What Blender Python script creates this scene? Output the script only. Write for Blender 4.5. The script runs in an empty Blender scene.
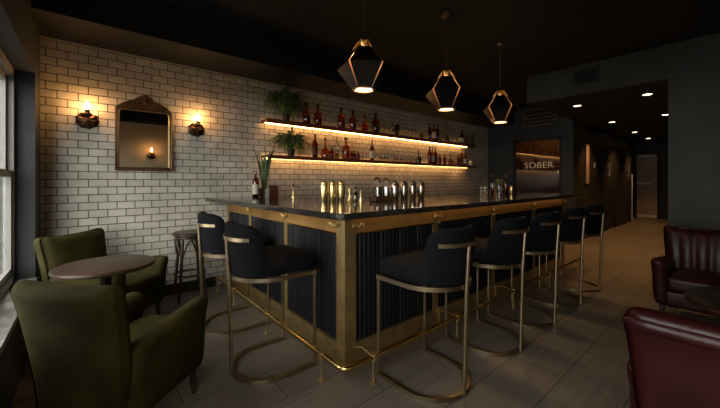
import bpy, bmesh, math, random
from mathutils import Vector, Matrix
random.seed(7)
PI = math.pi
S = bpy.context.scene
COL = S.collection
R = math.radians

# ------------------------------------------------------------------ materials
def new_mat(name):
    m = bpy.data.materials.new(name); m.use_nodes = True
    nt = m.node_tree
    for n in list(nt.nodes): nt.nodes.remove(n)
    out = nt.nodes.new('ShaderNodeOutputMaterial')
    return m, nt, out

def pm(name, c, rough=.5, metal=0., var=.15, vscale=8., bump=0., bscale=60., spec=.5, sheen=0., coat=0., stretch=None, c2=None):
    """principled material whose colour is broken up by a noise"""
    m, nt, out = new_mat(name)
    b = nt.nodes.new('ShaderNodeBsdfPrincipled')
    nt.links.new(b.outputs[0], out.inputs[0])
    b.inputs['Roughness'].default_value = rough
    b.inputs['Metallic'].default_value = metal
    b.inputs['Specular IOR Level'].default_value = spec
    b.inputs['Sheen Weight'].default_value = sheen
    b.inputs['Sheen Roughness'].default_value = .35
    b.inputs['Sheen Tint'].default_value = (min(1,c[0]*4+.2), min(1,c[1]*4+.2), min(1,c[2]*4+.2), 1)
    b.inputs['Coat Weight'].default_value = coat
    tc = nt.nodes.new('ShaderNodeTexCoord')
    mp = nt.nodes.new('ShaderNodeMapping')
    if stretch: mp.inputs['Scale'].default_value = stretch
    nt.links.new(tc.outputs['Object'], mp.inputs[0])
    nz = nt.nodes.new('ShaderNodeTexNoise')
    nz.inputs['Scale'].default_value = vscale; nz.inputs['Detail'].default_value = 4
    nt.links.new(mp.outputs[0], nz.inputs['Vector'])
    cr = nt.nodes.new('ShaderNodeValToRGB')
    lo = [x*(1-var) for x in c]; hi = [min(1, x*(1+var)) for x in (c2 or c)]
    cr.color_ramp.elements[0].position = .3; cr.color_ramp.elements[1].position = .7
    cr.color_ramp.elements[0].color = (*lo, 1); cr.color_ramp.elements[1].color = (*hi, 1)
    nt.links.new(nz.outputs['Fac'], cr.inputs[0])
    nt.links.new(cr.outputs[0], b.inputs['Base Color'])
    if bump:
        n2 = nt.nodes.new('ShaderNodeTexNoise'); n2.inputs['Scale'].default_value = bscale
        nt.links.new(mp.outputs[0], n2.inputs['Vector'])
        bp = nt.nodes.new('ShaderNodeBump'); bp.inputs['Strength'].default_value = bump; bp.inputs['Distance'].default_value = .01
        nt.links.new(n2.outputs['Fac'], bp.inputs['Height']); nt.links.new(bp.outputs[0], b.inputs['Normal'])
    return m

def emit(name, c, s):
    m, nt, out = new_mat(name)
    e = nt.nodes.new('ShaderNodeEmission'); e.inputs[0].default_value = (*c, 1); e.inputs[1].default_value = s
    nt.links.new(e.outputs[0], out.inputs[0]); return m

def glassy(name, tint, gloss=.12, rough=.03, gtint=(1, 1, 1), fres=.55):
    """thin glass: tinted see-through with a mirror film"""
    m, nt, out = new_mat(name)
    t = nt.nodes.new('ShaderNodeBsdfTransparent')
    tc = nt.nodes.new('ShaderNodeTexCoord'); nz = nt.nodes.new('ShaderNodeTexNoise'); nz.inputs['Scale'].default_value = 5
    nt.links.new(tc.outputs['Object'], nz.inputs['Vector'])
    cr = nt.nodes.new('ShaderNodeValToRGB')
    cr.color_ramp.elements[0].color = (*[x*.9 for x in tint], 1); cr.color_ramp.elements[1].color = (*tint, 1)
    nt.links.new(nz.outputs['Fac'], cr.inputs[0]); nt.links.new(cr.outputs[0], t.inputs[0])
    g = nt.nodes.new('ShaderNodeBsdfGlossy'); g.inputs['Roughness'].default_value = rough; g.inputs[0].default_value = (*gtint, 1)
    lw = nt.nodes.new('ShaderNodeLayerWeight'); lw.inputs[0].default_value = .35
    ma = nt.nodes.new('ShaderNodeMath'); ma.operation = 'MULTIPLY_ADD'
    ma.inputs[1].default_value = fres; ma.inputs[2].default_value = gloss; ma.use_clamp = True
    nt.links.new(lw.outputs['Fresnel'], ma.inputs[0])
    mx = nt.nodes.new('ShaderNodeMixShader')
    nt.links.new(ma.outputs[0], mx.inputs[0]); nt.links.new(t.outputs[0], mx.inputs[1]); nt.links.new(g.outputs[0], mx.inputs[2])
    nt.links.new(mx.outputs[0], out.inputs[0]); return m

def brick_mat(name, axes, width, row, mortar, c1, c2, cm, rough, bump=.5, shift=(0, 0), streak=None, offset=.5, spec=.5, bias=0.):
    m, nt, out = new_mat(name)
    b = nt.nodes.new('ShaderNodeBsdfPrincipled'); nt.links.new(b.outputs[0], out.inputs[0])
    b.inputs['Specular IOR Level'].default_value = spec
    tc = nt.nodes.new('ShaderNodeTexCoord'); sp = nt.nodes.new('ShaderNodeSeparateXYZ')
    nt.links.new(tc.outputs['Object'], sp.inputs[0])
    cb = nt.nodes.new('ShaderNodeCombineXYZ')
    for i, a in enumerate(axes):
        ad = nt.nodes.new('ShaderNodeMath'); ad.operation = 'ADD'; ad.inputs[1].default_value = shift[i]
        nt.links.new(sp.outputs['XYZ'.index(a)], ad.inputs[0]); nt.links.new(ad.outputs[0], cb.inputs[i])
    br = nt.nodes.new('ShaderNodeTexBrick')
    br.offset = offset; br.squash = 1
    br.inputs['Scale'].default_value = 1
    br.inputs['Brick Width'].default_value = width; br.inputs['Row Height'].default_value = row
    br.inputs['Mortar Size'].default_value = mortar; br.inputs['Mortar Smooth'].default_value = .15
    br.inputs['Bias'].default_value = bias
    br.inputs['Color1'].default_value = (*c1, 1); br.inputs['Color2'].default_value = (*c2, 1); br.inputs['Mortar'].default_value = (*cm, 1)
    nt.links.new(cb.outputs[0], br.inputs['Vector'])
    nz = nt.nodes.new('ShaderNodeTexNoise'); nz.inputs['Detail'].default_value = 5
    mp = nt.nodes.new('ShaderNodeMapping'); mp.inputs['Scale'].default_value = streak or (4, 4, 4)
    nt.links.new(tc.outputs['Object'], mp.inputs[0]); nt.links.new(mp.outputs[0], nz.inputs['Vector'])
    nz.inputs['Scale'].default_value = 1
    cr = nt.nodes.new('ShaderNodeValToRGB')
    cr.color_ramp.elements[0].position = .3; cr.color_ramp.elements[1].position = .7
    a = .72 if streak else .82
    cr.color_ramp.elements[0].color = (a, a, a, 1); cr.color_ramp.elements[1].color = (1.15, 1.15, 1.15, 1)
    nt.links.new(nz.outputs['Fac'], cr.inputs[0])
    mx = nt.nodes.new('ShaderNodeMix'); mx.data_type = 'RGBA'; mx.blend_type = 'MULTIPLY'; mx.inputs[0].default_value = 1
    nt.links.new(br.outputs['Color'], mx.inputs[6]); nt.links.new(cr.outputs[0], mx.inputs[7])
    nt.links.new(mx.outputs[2], b.inputs['Base Color'])
    rr = nt.nodes.new('ShaderNodeMapRange'); rr.inputs[3].default_value = rough; rr.inputs[4].default_value = .85
    nt.links.new(br.outputs['Fac'], rr.inputs[0]); nt.links.new(rr.outputs[0], b.inputs['Roughness'])
    iv = nt.nodes.new('ShaderNodeMath'); iv.operation = 'SUBTRACT'; iv.inputs[0].default_value = 1
    nt.links.new(br.outputs['Fac'], iv.inputs[1])
    bp = nt.nodes.new('ShaderNodeBump'); bp.inputs['Strength'].default_value = bump; bp.inputs['Distance'].default_value = .004
    nt.links.new(iv.outputs[0], bp.inputs['Height']); nt.links.new(bp.outputs[0], b.inputs['Normal'])
    return m

def granite_mat():
    m, nt, out = new_mat('black_granite')
    b = nt.nodes.new('ShaderNodeBsdfPrincipled'); nt.links.new(b.outputs[0], out.inputs[0])
    b.inputs['Roughness'].default_value = .08
    tc = nt.nodes.new('ShaderNodeTexCoord')
    vo = nt.nodes.new('ShaderNodeTexVoronoi'); vo.inputs['Scale'].default_value = 22; vo.feature = 'DISTANCE_TO_EDGE'
    nz = nt.nodes.new('ShaderNodeTexNoise'); nz.inputs['Scale'].default_value = 7; nz.inputs['Detail'].default_value = 8; nz.inputs['Distortion'].default_value = 1.5
    nt.links.new(tc.outputs['Object'], nz.inputs['Vector'])
    nt.links.new(nz.outputs['Color'], vo.inputs['Vector'])
    cr = nt.nodes.new('ShaderNodeValToRGB')
    e = cr.color_ramp.elements; e[0].position = 0; e[0].color = (.34, .29, .22, 1); e[1].position = .02; e[1].color = (.012, .012, .012, 1)
    nt.links.new(vo.outputs['Distance'], cr.inputs[0]); nt.links.new(cr.outputs[0], b.inputs['Base Color'])
    return m

M = {}
M['tile'] = brick_mat('white_subway_tile', 'XZ', .158, .0795, .0042, (.74, .70, .62), (.63, .59, .52), (.085, .072, .058), .34, .7, (.07, .0))
M['floor'] = brick_mat('grey_brown_plank_tile', 'XY', 1.02, .34, .003, (.178, .150, .120), (.150, .126, .102), (.055, .045, .036), .42, .25, (-.03+.1, -.12), streak=(1.5, 55, 1), offset=.5)
M['tan_wall'] = pm('tan_plaster', (.50, .42, .31), .8, var=.08, vscale=2)
M['charcoal'] = pm('charcoal_paint', (.040, .044, .046), .75, var=.12, vscale=3, bump=.1, bscale=200)
M['pier'] = pm('charcoal_plaster', (.060, .065, .066), .8, var=.18, vscale=2.2, bump=.15, bscale=30)
M['black_paint'] = pm('black_paint', (.012, .012, .012), .7, var=.1, vscale=3)
M['ceil'] = pm('dark_ceiling_paint', (.016, .014, .012), .85, var=.15, vscale=1.5)
M['hall_wall'] = pm('dark_brown_hall_paint', (.020, .017, .013), .6, var=.15, vscale=3)
M['hall_door'] = pm('brown_door_paint', (.42, .29, .22), .55, var=.08, vscale=4)
M['white_trim'] = pm('off_white_paint', (.55, .53, .48), .5, var=.05)
M['window_paint'] = pm('grey_white_window_paint', (.26, .255, .24), .5, var=.05)
M['marble'] = pm('white_marble_sill', (.30, .30, .29), .35, var=.45, vscale=9, stretch=(3, 1, 3))
M['granite'] = granite_mat()
M['brass'] = pm('aged_brass', (.50, .36, .16), .46, .9, var=.22, vscale=6, bump=.04, bscale=40)
M['apron_brass'] = pm('satin_brass', (.34, .20, .065), .62, .6, var=.15, vscale=6)
M['brass_bright'] = pm('polished_brass', (.78, .56, .22), .2, 1, var=.1, vscale=10)
M['bronze_leg'] = pm('brushed_antique_brass', (.36, .28, .18), .36, 1, var=.15, vscale=12)
M['lining'] = pm('satin_brass_lining', (.80, .50, .26), .4, .8, var=.1)
M['flute'] = pm('black_fluted_wood', (.006, .0065, .008), .5, var=.25, vscale=5, spec=.25, stretch=(30, 30, 1))
M['navy'] = pm('navy_black_velvet', (.0055, .0056, .0075), .9, var=.3, vscale=7, spec=.12, sheen=.02, bump=.05, bscale=300)
M['green'] = pm('olive_green_velvet', (.036, .031, .0065), .8, var=.4, vscale=5, spec=.15, sheen=.06, bump=.05, bscale=250)
M['red'] = pm('oxblood_leather', (.027, .0042, .0048), .40, var=.35, vscale=6, bump=.15, bscale=70, spec=.32, coat=.03)
M['dark_wood'] = pm('dark_stained_wood', (.045, .026, .016), .32, var=.35, vscale=6, stretch=(1, 8, 8))
M['black_wood'] = pm('dark_lacquer_red_reflection', (.018, .008, .007), .25, var=.3)  # red cast stands in for the leather chairs reflected in the dark top
M['satin'] = pm('satin_metal', (.80, .76, .68), .6, 0, var=.04)
M['walnut'] = pm('walnut_table_top', (.050, .031, .022), .42, spec=.3, var=.3, vscale=5, stretch=(1, 10, 1))
M['shelf'] = pm('red_brown_shelf_wood', (.15, .045, .02), .45, var=.3, vscale=5, stretch=(1, 14, 14))
M['black_metal'] = pm('black_steel', (.012, .012, .012), .22, .6, var=.1)
M['black_gloss'] = pm('gloss_black_panel', (.010, .009, .008), .12, 0., var=.1, spec=.7)
M['pot'] = pm('dark_clay_pot', (.04, .022, .015), .6, var=.2)
M['leaf'] = pm('fern_green', (.085, .145, .042), .5, var=.5, vscale=12)
M['leaf2'] = pm('snake_plant_green', (.10, .15, .06), .45, var=.45, vscale=20, stretch=(1, 1, .3))
M['bronze'] = pm('dark_bronze', (.09, .05, .028), .4, .9, var=.35, vscale=30, bump=.3, bscale=90)
M['gilt'] = pm('antique_gilt_wood', (.15, .085, .042), .45, .6, var=.4, vscale=25, bump=.3, bscale=80)
M['steel'] = pm('polished_steel', (.55, .50, .44), .16, 1, var=.06)
M['gold'] = pm('polished_gold', (.90, .72, .36), .26, 1, var=.06)
M['label_paper'] = pm('cream_paper', (.62, .58, .48), .7, var=.05)
M['dark_label'] = pm('dark_red_paper', (.10, .022, .015), .6, var=.1)
M['vent'] = pm('dark_grey_metal', (.055, .052, .048), .5, .3, var=.1)
M['vent_lit'] = pm('vent_metal_lit', (.14, .115, .085), .5, .3, var=.1)  # light falling on the vent is put into this paler colour
M['amber'] = glassy('amber_glass', (.80, .38, .17), .05)
M['brown_glass'] = glassy('brown_glass', (.50, .18, .08), .05)
M['green_glass'] = glassy('green_glass', (.20, .30, .07), .08)
M['clear'] = glassy('clear_glass', (.96, .94, .90), .03)
M['smoky'] = glassy('smoky_cut_glass', (.55, .48, .40), .10)
M['pane'] = glassy('window_glass', (.93, .95, .95), .02, fres=.25)
M['smoke'] = glassy('smoked_glass', (.34, .24, .15), .02, .02)
M['mirror'] = pm('silvered_mirror', (.80, .76, .68), .015, 1, var=.01)
M['liquor'] = glassy('amber_liquor', (.66, .28, .10), .02)
M['crimson'] = pm('crimson_bottle', (.12, .012, .012), .2, var=.2)
M['ext'] = pm('dark_grey_render', (.10, .10, .095), .9, var=.1)
M['led'] = emit('warm_led', (1, .50, .15), 17.)
M['led_up'] = emit('warm_led_low', (1, .50, .15), 10.)
M['bar_led'] = emit('warm_counter_led', (1, .55, .18), 3.0)
M['bulb'] = emit('candle_bulb', (1, .48, .15), 150.)
M['pendant_glow'] = emit('pendant_diffuser', (1, .70, .40), 5.)
M['pendant_bulb'] = emit('pendant_lamp_bulb', (1, .66, .38), 60.)
M['down_glow'] = emit('downlight_lens', (1, .72, .42), 9.)
M['sign'] = emit('sign_letters_glow', (1, .66, .34), .32)  # gold letters are no lamp; a faint glow keeps them bright

# ------------------------------------------------------------------ mesh kit
class MB:
    def __init__(s): s.v = []; s.f = []; s.nm = 0
    def add(s, vs, fs):
        o = len(s.v); s.v += [tuple(v) for v in vs]; s.f += [tuple(i+o for i in f) for f in fs]; return s
    def box(s, a, b):
        x0, y0, z0 = a; x1, y1, z1 = b
        return s.add([(x0,y0,z0),(x1,y0,z0),(x1,y1,z0),(x0,y1,z0),(x0,y0,z1),(x1,y0,z1),(x1,y1,z1),(x0,y1,z1)],
                     [(3,2,1,0),(4,5,6,7),(0,1,5,4),(1,2,6,5),(2,3,7,6),(3,0,4,7)])
    def prism(s, poly, z0, z1):
        n = len(poly)
        return s.add([(x,y,z0) for x,y in poly]+[(x,y,z1) for x,y in poly],
                     [tuple(range(n-1,-1,-1)), tuple(range(n,2*n))]+[(i,(i+1)%n,(i+1)%n+n,i+n) for i in range(n)])
    def extrude(s, pts, vec):
        """closed planar polygon of 3-D points pushed along vec"""
        n = len(pts); q = [Vector(p)+Vector(vec) for p in pts]
        return s.add([tuple(p) for p in pts]+[tuple(p) for p in q],
                     [tuple(range(n-1,-1,-1)), tuple(range(n,2*n))]+[(i,(i+1)%n,(i+1)%n+n,i+n) for i in range(n)])
    def lathe(s, prof, c=(0,0,0), seg=20, cap=True, sx=1, sy=1):
        vs, fs = [], []
        for r, z in prof:
            for k in range(seg):
                a = 2*PI*k/seg; vs.append((c[0]+sx*r*math.cos(a), c[1]+sy*r*math.sin(a), c[2]+z))
        for i in range(len(prof)-1):
            for k in range(seg):
                k2 = (k+1) % seg
                fs.append((i*seg+k, i*seg+k2, (i+1)*seg+k2, (i+1)*seg+k))
        if cap:
            fs.append(tuple(range(seg-1,-1,-1))); m = (len(prof)-1)*seg; fs.append(tuple(range(m, m+seg)))
        return s.add(vs, fs)
    def tube(s, pts, r, seg=10, closed=False, flat=None):
        """tube along a polyline; r a number or a list; flat=(a,b) makes an a x b bar kept upright"""
        P = [Vector(p) for p in pts]; n = len(P)
        vs, fs = [], []
        up = None
        for i in range(n):
            a = P[(i-1) % n] if (closed or i > 0) else P[i]
            b = P[(i+1) % n] if (closed or i < n-1) else P[i]
            t = (b-a).normalized()
            if up is None:
                up = Vector((0,0,1)) if abs(t.z) < .95 else Vector((0,1,0))
            sd = t.cross(up)
            if sd.length < 1e-4: sd = t.cross(Vector((1,0,0)))
            sd.normalize(); u2 = sd.cross(t).normalized()
            if not flat: up = u2
            else: up = Vector((0,0,1)) if abs(t.z) < .95 else Vector((0,1,0))
            rr = r[i] if isinstance(r, (list, tuple)) else r
            if flat:
                ha, hb = flat[0]/2, flat[1]/2
                for p, q in ((-ha,-hb),(ha,-hb),(ha,hb),(-ha,hb)): vs.append(P[i]+sd*p+u2*q)
            else:
                for k in range(seg):
                    an = 2*PI*k/seg; vs.append(P[i]+sd*(rr*math.cos(an))+u2*(rr*math.sin(an)))
        m = 4 if flat else seg
        for i in range(n if closed else n-1):
            j = (i+1) % n
            for k in range(m):
                k2 = (k+1) % m; fs.append((i*m+k, i*m+k2, j*m+k2, j*m+k))
        if not closed:
            fs.append(tuple(range(m-1,-1,-1))); fs.append(tuple(range((n-1)*m, n*m)))
        return s.add(vs, fs)
    def sphere(s, c, r, seg=14, rings=8, sc=(1,1,1)):
        vs = [(c[0], c[1], c[2]-r*sc[2])]; fs = []
        for i in range(1, rings):
            t = -PI/2+PI*i/rings
            for k in range(seg):
                a = 2*PI*k/seg
                vs.append((c[0]+r*sc[0]*math.cos(t)*math.cos(a), c[1]+r*sc[1]*math.cos(t)*math.sin(a), c[2]+r*sc[2]*math.sin(t)))
        vs.append((c[0], c[1], c[2]+r*sc[2])); last = len(vs)-1
        for k in range(seg):
            k2 = (k+1) % seg
            fs.append((0, 1+k2, 1+k)); fs.append((last, last-seg+k, last-seg+k2))
            for i in range(rings-2):
                fs.append((1+i*seg+k, 1+i*seg+k2, 1+(i+1)*seg+k2, 1+(i+1)*seg+k))
        return s.add(vs, fs)
    def rbox(s, c, size, r, n=(6,6,6), k=3, func=None):
        """box with rounded edges, its faces divided so that func(Vector)->Vector can bend it"""
        h = [x/2 for x in size]; ax = []
        for i in range(3):
            inn = h[i]-r
            ds = [math.tan(PI/4*(j+1)/k) for j in range(k)]
            lo = [-inn-r*d for d in reversed(ds)]; mid = [-inn+2*inn*j/n[i] for j in range(n[i]+1)]
            ax.append(lo+mid+[-x for x in reversed(lo)])
        idx = {}; vs = []; fs = []
        def vert(i, j, l):
            key = (i, j, l)
            if key not in idx:
                p = Vector((ax[0][i], ax[1][j], ax[2][l]))
                q = Vector([max(-(h[a]-r), min(h[a]-r, p[a])) for a in range(3)])
                d = p-q
                p = q+d.normalized()*r if d.length > 1e-9 else q
                p += Vector(c)
                if func: p = func(p)
                idx[key] = len(vs); vs.append(tuple(p))
            return idx[key]
        N = [len(a)-1 for a in ax]
        for i in range(N[0]):
            for j in range(N[1]):
                fs.append((vert(i,j,0), vert(i,j+1,0), vert(i+1,j+1,0), vert(i+1,j,0)))
                fs.append((vert(i,j,N[2]), vert(i+1,j,N[2]), vert(i+1,j+1,N[2]), vert(i,j+1,N[2])))
        for i in range(N[0]):
            for l in range(N[2]):
                fs.append((vert(i,0,l), vert(i+1,0,l), vert(i+1,0,l+1), vert(i,0,l+1)))
                fs.append((vert(i,N[1],l), vert(i,N[1],l+1), vert(i+1,N[1],l+1), vert(i+1,N[1],l)))
        for j in range(N[1]):
            for l in range(N[2]):
                fs.append((vert(0,j,l), vert(0,j,l+1), vert(0,j+1,l+1), vert(0,j+1,l)))
                fs.append((vert(N[0],j,l), vert(N[0],j+1,l), vert(N[0],j+1,l+1), vert(N[0],j,l+1)))
        return s.add(vs, fs)
    def build(s, name, mat, parent=None, ang=35, recalc=True, loc=None):
        me = bpy.data.meshes.new(name); me.from_pydata(s.v, [], s.f); me.update()
        if recalc:
            bm = bmesh.new(); bm.from_mesh(me); bmesh.ops.recalc_face_normals(bm, faces=bm.faces); bm.to_mesh(me); bm.free()
        me.polygons.foreach_set('use_smooth', [True]*len(me.polygons))
        me.set_sharp_from_angle(angle=R(ang))
        me.materials.append(M[mat] if isinstance(mat, str) else mat)
        o = bpy.data.objects.new(name, me); COL.objects.link(o)
        if parent: o.parent = parent
        if loc: o.location = loc
        return o

def tag(o, label, cat, group=None):
    o['label'] = label; o['category'] = cat
    if group: o['group'] = group
    return o
def thing(name, label, cat, loc=(0,0,0), rz=0., group=None):
    o = bpy.data.objects.new(name, None); COL.objects.link(o)
    o.location = loc; o.rotation_euler = (0,0,rz); o.empty_display_size = .1
    return tag(o, label, cat, group)
def struct(o):
    o['kind'] = 'structure'; return o
def copy_tree(o, parent=None):
    c = o.copy(); COL.objects.link(c)
    if parent: c.parent = parent
    for ch in list(o.children): copy_tree(ch, c)
    return c
def arc(c, r, a0, a1, n, z=0.):
    return [(c[0]+r*math.cos(a0+(a1-a0)*i/n), c[1]+r*math.sin(a0+(a1-a0)*i/n), z) for i in range(n+1)]

# photograph column u -> world x on a plane y, and depth (camera at the origin in plan)
FX, FY = .644, .765
def x_at(u, y):
    k = (u-360)/324.; return y*(FX+k*FY)/(FY-k*FX)

# ------------------------------------------------------------------ the room shell
WY = 4.35; CZ = 3.1; XE = 8.05; XH = 5.75; HZ = 2.66; XL = -.345; YB = -.9
def sbox(name, a, b, mat):
    return struct(MB().box(a, b).build(name, mat))
sbox('floor', (-1.2, YB-.2, -.1), (15.6, WY+.2, 0), 'floor')
sbox('wall_back', (-.8, WY, 0), (XE+.15, WY+.2, CZ), 'tile')
sbox('trim_1', (XL, WY-.012, 2.705), (XE, WY-.001, 2.725), 'white_trim')
sbox('trim_2', (XL, 3.68, 2.726), (XE, WY-.001, CZ-.002), 'black_paint')         # dropped beam over the tiled wall
sbox('baseboard_back', (XL, WY-.02, 0), (1.25, WY-.001, .12), 'black_paint')
sbox('ceiling', (-.8, YB-.2, CZ), (XE+2.1, WY+.2, CZ+.1), 'ceil')
# window wall: pier, head, apron and the recess
m = MB()
m.box((-.62, 3.96, 0), (XL, WY-.001, CZ)); m.box((-.62, 2., 2.27), (XL, 3.96, CZ)); m.box((-.62, 2., 0), (XL, 3.96, .46)); m.box((-.62, 1.25, 0), (XL, 2., CZ)); m.box((-.62, YB-.2, 0), (XL, -.75, CZ)); m.box((-.62, -.75, 2.27), (XL, 1.25, CZ)); m.box((-.62, -.75, 0), (XL, 1.25, .46))
struct(m.build('wall_left', 'charcoal'))
struct(MB().box((-.60, -.748, .462), (XL+.012, 1.248, .50)).build('trim_6', 'marble'))
struct(MB().box((-.60, 2.002, .462), (XL+.012, 3.958, .50)).build('trim_3', 'marble'))       # the sill slab
def side_window(n, ya, yb):
    ym = (ya+yb)/2; bays = ((ya+.06, ym-.05), (ym+.05, yb-.065)); wn = MB()
    for y0, y1 in ((ya, ya+.06), (ym-.05, ym+.05), (yb-.065, yb)): wn.box((-.525, y0, .502), (-.465, y1, 2.265))
    wn.box((-.525, ya, 2.20), (-.465, yb, 2.268)); wn.box((-.525, ya, .502), (-.465, yb, .57))
    wn = struct(wn.build('window_%d' % n, 'window_paint'))
    ss = MB(); pn = MB()
    for y0, y1 in bays:
        for (z0, z1, dx) in ((.57, 1.42, .0), (1.38, 2.20, -.03)):
            for a, b in (((-.505+dx, y0, z0), (-.475+dx, y0+.045, z1)), ((-.505+dx, y1-.045, z0), (-.475+dx, y1, z1)), ((-.505+dx, y0, z0), (-.475+dx, y1, z0+.05)), ((-.505+dx, y0, z1-.05), (-.475+dx, y1, z1))):
                ss.box(a, b)
        pn.box((-.510, y0, .58), (-.5055, y1, 2.2))
    ss.build('window_sash', 'window_paint', wn); pn.build('window_pane', 'pane', wn)
side_window(1, 2.0, 3.955); side_window(3, -.75, 1.25)  # window behind the camera is unseen, added for daylight on the near chairs
# wall behind the camera (seen in the mirror)
sbox('wall_front', (-.8, YB-.2, 0), (XH+.2, YB, CZ), 'tan_wall')
sbox('trim_4', (XL, YB+.001, 2.74), (XH, YB+.22, CZ-.002), 'black_paint')
sbox('trim_5', (XL, YB+.001, 2.715), (XH, YB+.012, 2.738), 'white_trim')
# wall with the sign window
YS0, YS1, ZS0, ZS1 = 2.62, 3.69, .62, 2.34
m = MB()
m.box((XE, YS1, 0), (XE+.15, WY, CZ)); m.box((XE, 2.4, 0), (XE+.15, YS0, CZ)); m.box((XE, YS0, ZS1), (XE+.15, YS1, CZ)); m.box((XE, YS0, 0), (XE+.15, YS1, ZS0))
struct(m.build('wall_end', 'charcoal'))
# room behind the sign window
m = MB(); m.box((9.9, 2.6, 0), (10.0, WY+.2, CZ)); m.box((XE+.15, WY, 0), (9.9, WY+.1, CZ))
struct(m.build('wall_rear', 'tan_wall'))
wf = MB()
fx0, fx1 = XE+.03, XE+.09
wf.box((fx0, YS0, ZS0), (fx1, YS0+.05, ZS1)); wf.box((fx0, YS1-.05, ZS0), (fx1, YS1, ZS1)); wf.box((fx0, YS0, ZS1-.06), (fx1, YS1, ZS1)); wf.box((fx0, YS0, ZS0), (fx1, YS1, ZS0+.05))
wf = struct(wf.build('window_2', 'black_paint'))
MB().box((XE+.05, YS0+.05, ZS0+.05), (XE+.058, YS1-.05, ZS1-.06)).build('window_pane', 'smoke', wf)
hp = MB()
for z in (.95, 1.5, 2.05): hp.box((XE+.012, YS0+.055, z), (XE+.03, YS0+.085, z+.07))
hp.build('hinge', 'steel', wf)
# pier, header and the dropped hall ceiling
m = MB(); m.box((XH, YB-.2, 0), (XH+.25, .64, CZ)); m.box((XH, .64, HZ), (XH+.12, 2.4, CZ))
struct(m.build('wall_right', 'pier'))
m = MB(); m.box((XH+.12, .4, HZ), (15.5, 2.4, HZ+.1)); m.box((13.6, 2.4, HZ), (15.5, 3.0, HZ+.1)); m.box((XH+.12, 2.3, HZ+.1), (XE, 2.4, CZ))
struct(m.build('ceiling_2', 'black_paint'))
sbox('wall_hall_right', (XH+.25, .40, 0), (15.5, .60, HZ), 'hall_wall')
HY = 2.4
dr = [(9.88, 10.45), (10.75, 11.6), (12.98, 13.5)]            # doorways in the hall's left wall
m = MB(); xs = XE+.15
for a, b in dr:
    m.box((xs, HY, 0), (a, HY+.2, CZ)); m.box((a, HY, 2.12), (b, HY+.2, CZ)); xs = b
m.box((xs, HY, 0), (13.62, HY+.5, CZ)); m.box((13.62, HY+.4, 0), (15.5, HY+.6, CZ)); m.box((9.8, HY+.2, 0), (13.6, HY+.3, CZ))
struct(m.build('wall_hall_left', 'hall_wall'))
m = MB(); xs = XE+.15
for a, b in dr: m.box((xs, HY-.015, 0), (a, HY-.001, .11)); xs = b
m.box((xs, HY-.015, 0), (13.62, HY-.001, .11)); struct(m.build('baseboard_hall', 'black_paint'))
def hall_door(n, a, b, pull):
    d = struct(MB().box((a+.005, HY+.02, .01), (b-.005, HY+.06, 2.115)).build('door_%d' % n, 'hall_wall'))
    if pull:
        h = MB(); x = a+.1
        h.tube([(x, HY-.035, 1.45), (x, HY-.035, 1.82)], .018); h.tube([(x, HY-.035, 1.5), (x, HY+.025, 1.5)], .008); h.tube([(x, HY-.035, 1.77), (x, HY+.025, 1.77)], .008)
        h.build('door_pull', 'satin', d)
    else:
        h = MB(); h.sphere((b-.1, HY-.03, 1.02), .03); h.tube([(b-.1, HY-.03, 1.02), (b-.1, HY+.025, 1.02)], .012); h.build('door_knob', 'steel', d)
hall_door(2, *dr[0], False); hall_door(3, *dr[1], True); hall_door(4, *dr[2], True)
# end of the hall
DX = 15.3
DY0, DY1, DZ = 1.98, 2.53, 2.28
sbox('wall_hall_end', (DX, .4, 0), (DX+.2, 3.0, HZ), 'hall_wall')
d = struct(MB().box((DX-.03, DY0, .012), (DX-.001, DY1, DZ)).build('door_1', 'hall_door'))
m = MB(); m.box((DX-.04, DY0-.07, 0), (DX-.001, DY0-.002, DZ+.07)); m.box((DX-.04, DY1+.002, 0), (DX-.001, DY1+.07, DZ+.07)); m.box((DX-.04, DY0, DZ+.002), (DX-.001, DY1, DZ+.07)); m.build('door_frame', 'black_paint', d)
MB().box((DX-.09, DY0+.16, 1.2), (DX-.03, DY1-.02, 1.26)).build('push_bar', 'satin', d)
MB().box((DX-.036, DY0+.01, .02), (DX-.03, DY1-.01, .12)).build('kick_plate', 'satin', d)
MB().box((DX-.08, DY0+.08, DZ-.09), (DX-.03, DY1-.1, DZ-.04)).build('door_closer', 'satin', d)

# outside the window: ground and neighbouring house, added to dim the bright panes
sbox('exterior_ground', (-12, -12, -.3), (-1.25, 9, -.1), 'ext')
sbox('exterior_wall', (-9, 9.0, -1), (-1.4, 12, 9), 'ext')

# ------------------------------------------------------------------ the bar
bar = thing('bar_counter', 'L-shaped brass-framed bar with black fluted panels', 'bar', (1.42, 1.84, 0))
BX, BY = 1.37, 1.79
def L(m, *args, **k): return m                     # (local helper kept tiny)
ox, oy = 1.42, 1.84
def bb(m, a, b): return m.box((a[0]-ox, a[1]-oy, a[2]), (b[0]-ox, b[1]-oy, b[2]))
core = MB(); bb(core, (BX+.04, BY+.04, 0), (2.0, WY-.03, 1.08)); bb(core, (2.0, BY+.04, 0), (5.66, 2.45, 1.08)); core.build('bar_carcass', 'black_paint', bar)
PXS = [1.42, 2.42, 3.46, 4.55, 5.64]; PYS = [1.84, 2.70, 3.54, 4.29]
def post(cx, cy, w=.05, corner=False):
    m = MB(); bb(m, (cx-w, cy-w, 0), (cx+w, cy+w, 1.08))
    bb(m, (cx-w-.006, cy-w-.006, 0), (cx+w+.006, cy+w+.006, .055)); bb(m, (cx-w-.004, cy-w-.004, .70), (cx+w+.004, cy+w+.004, .715)) if corner else None
    m.build('post', 'brass', bar)
post(1.42, 1.84, corner=True)
for x in PXS[1:]: post(x, 1.84, .035)
for y in PYS[1:]: post(1.42, y, .035)
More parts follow.
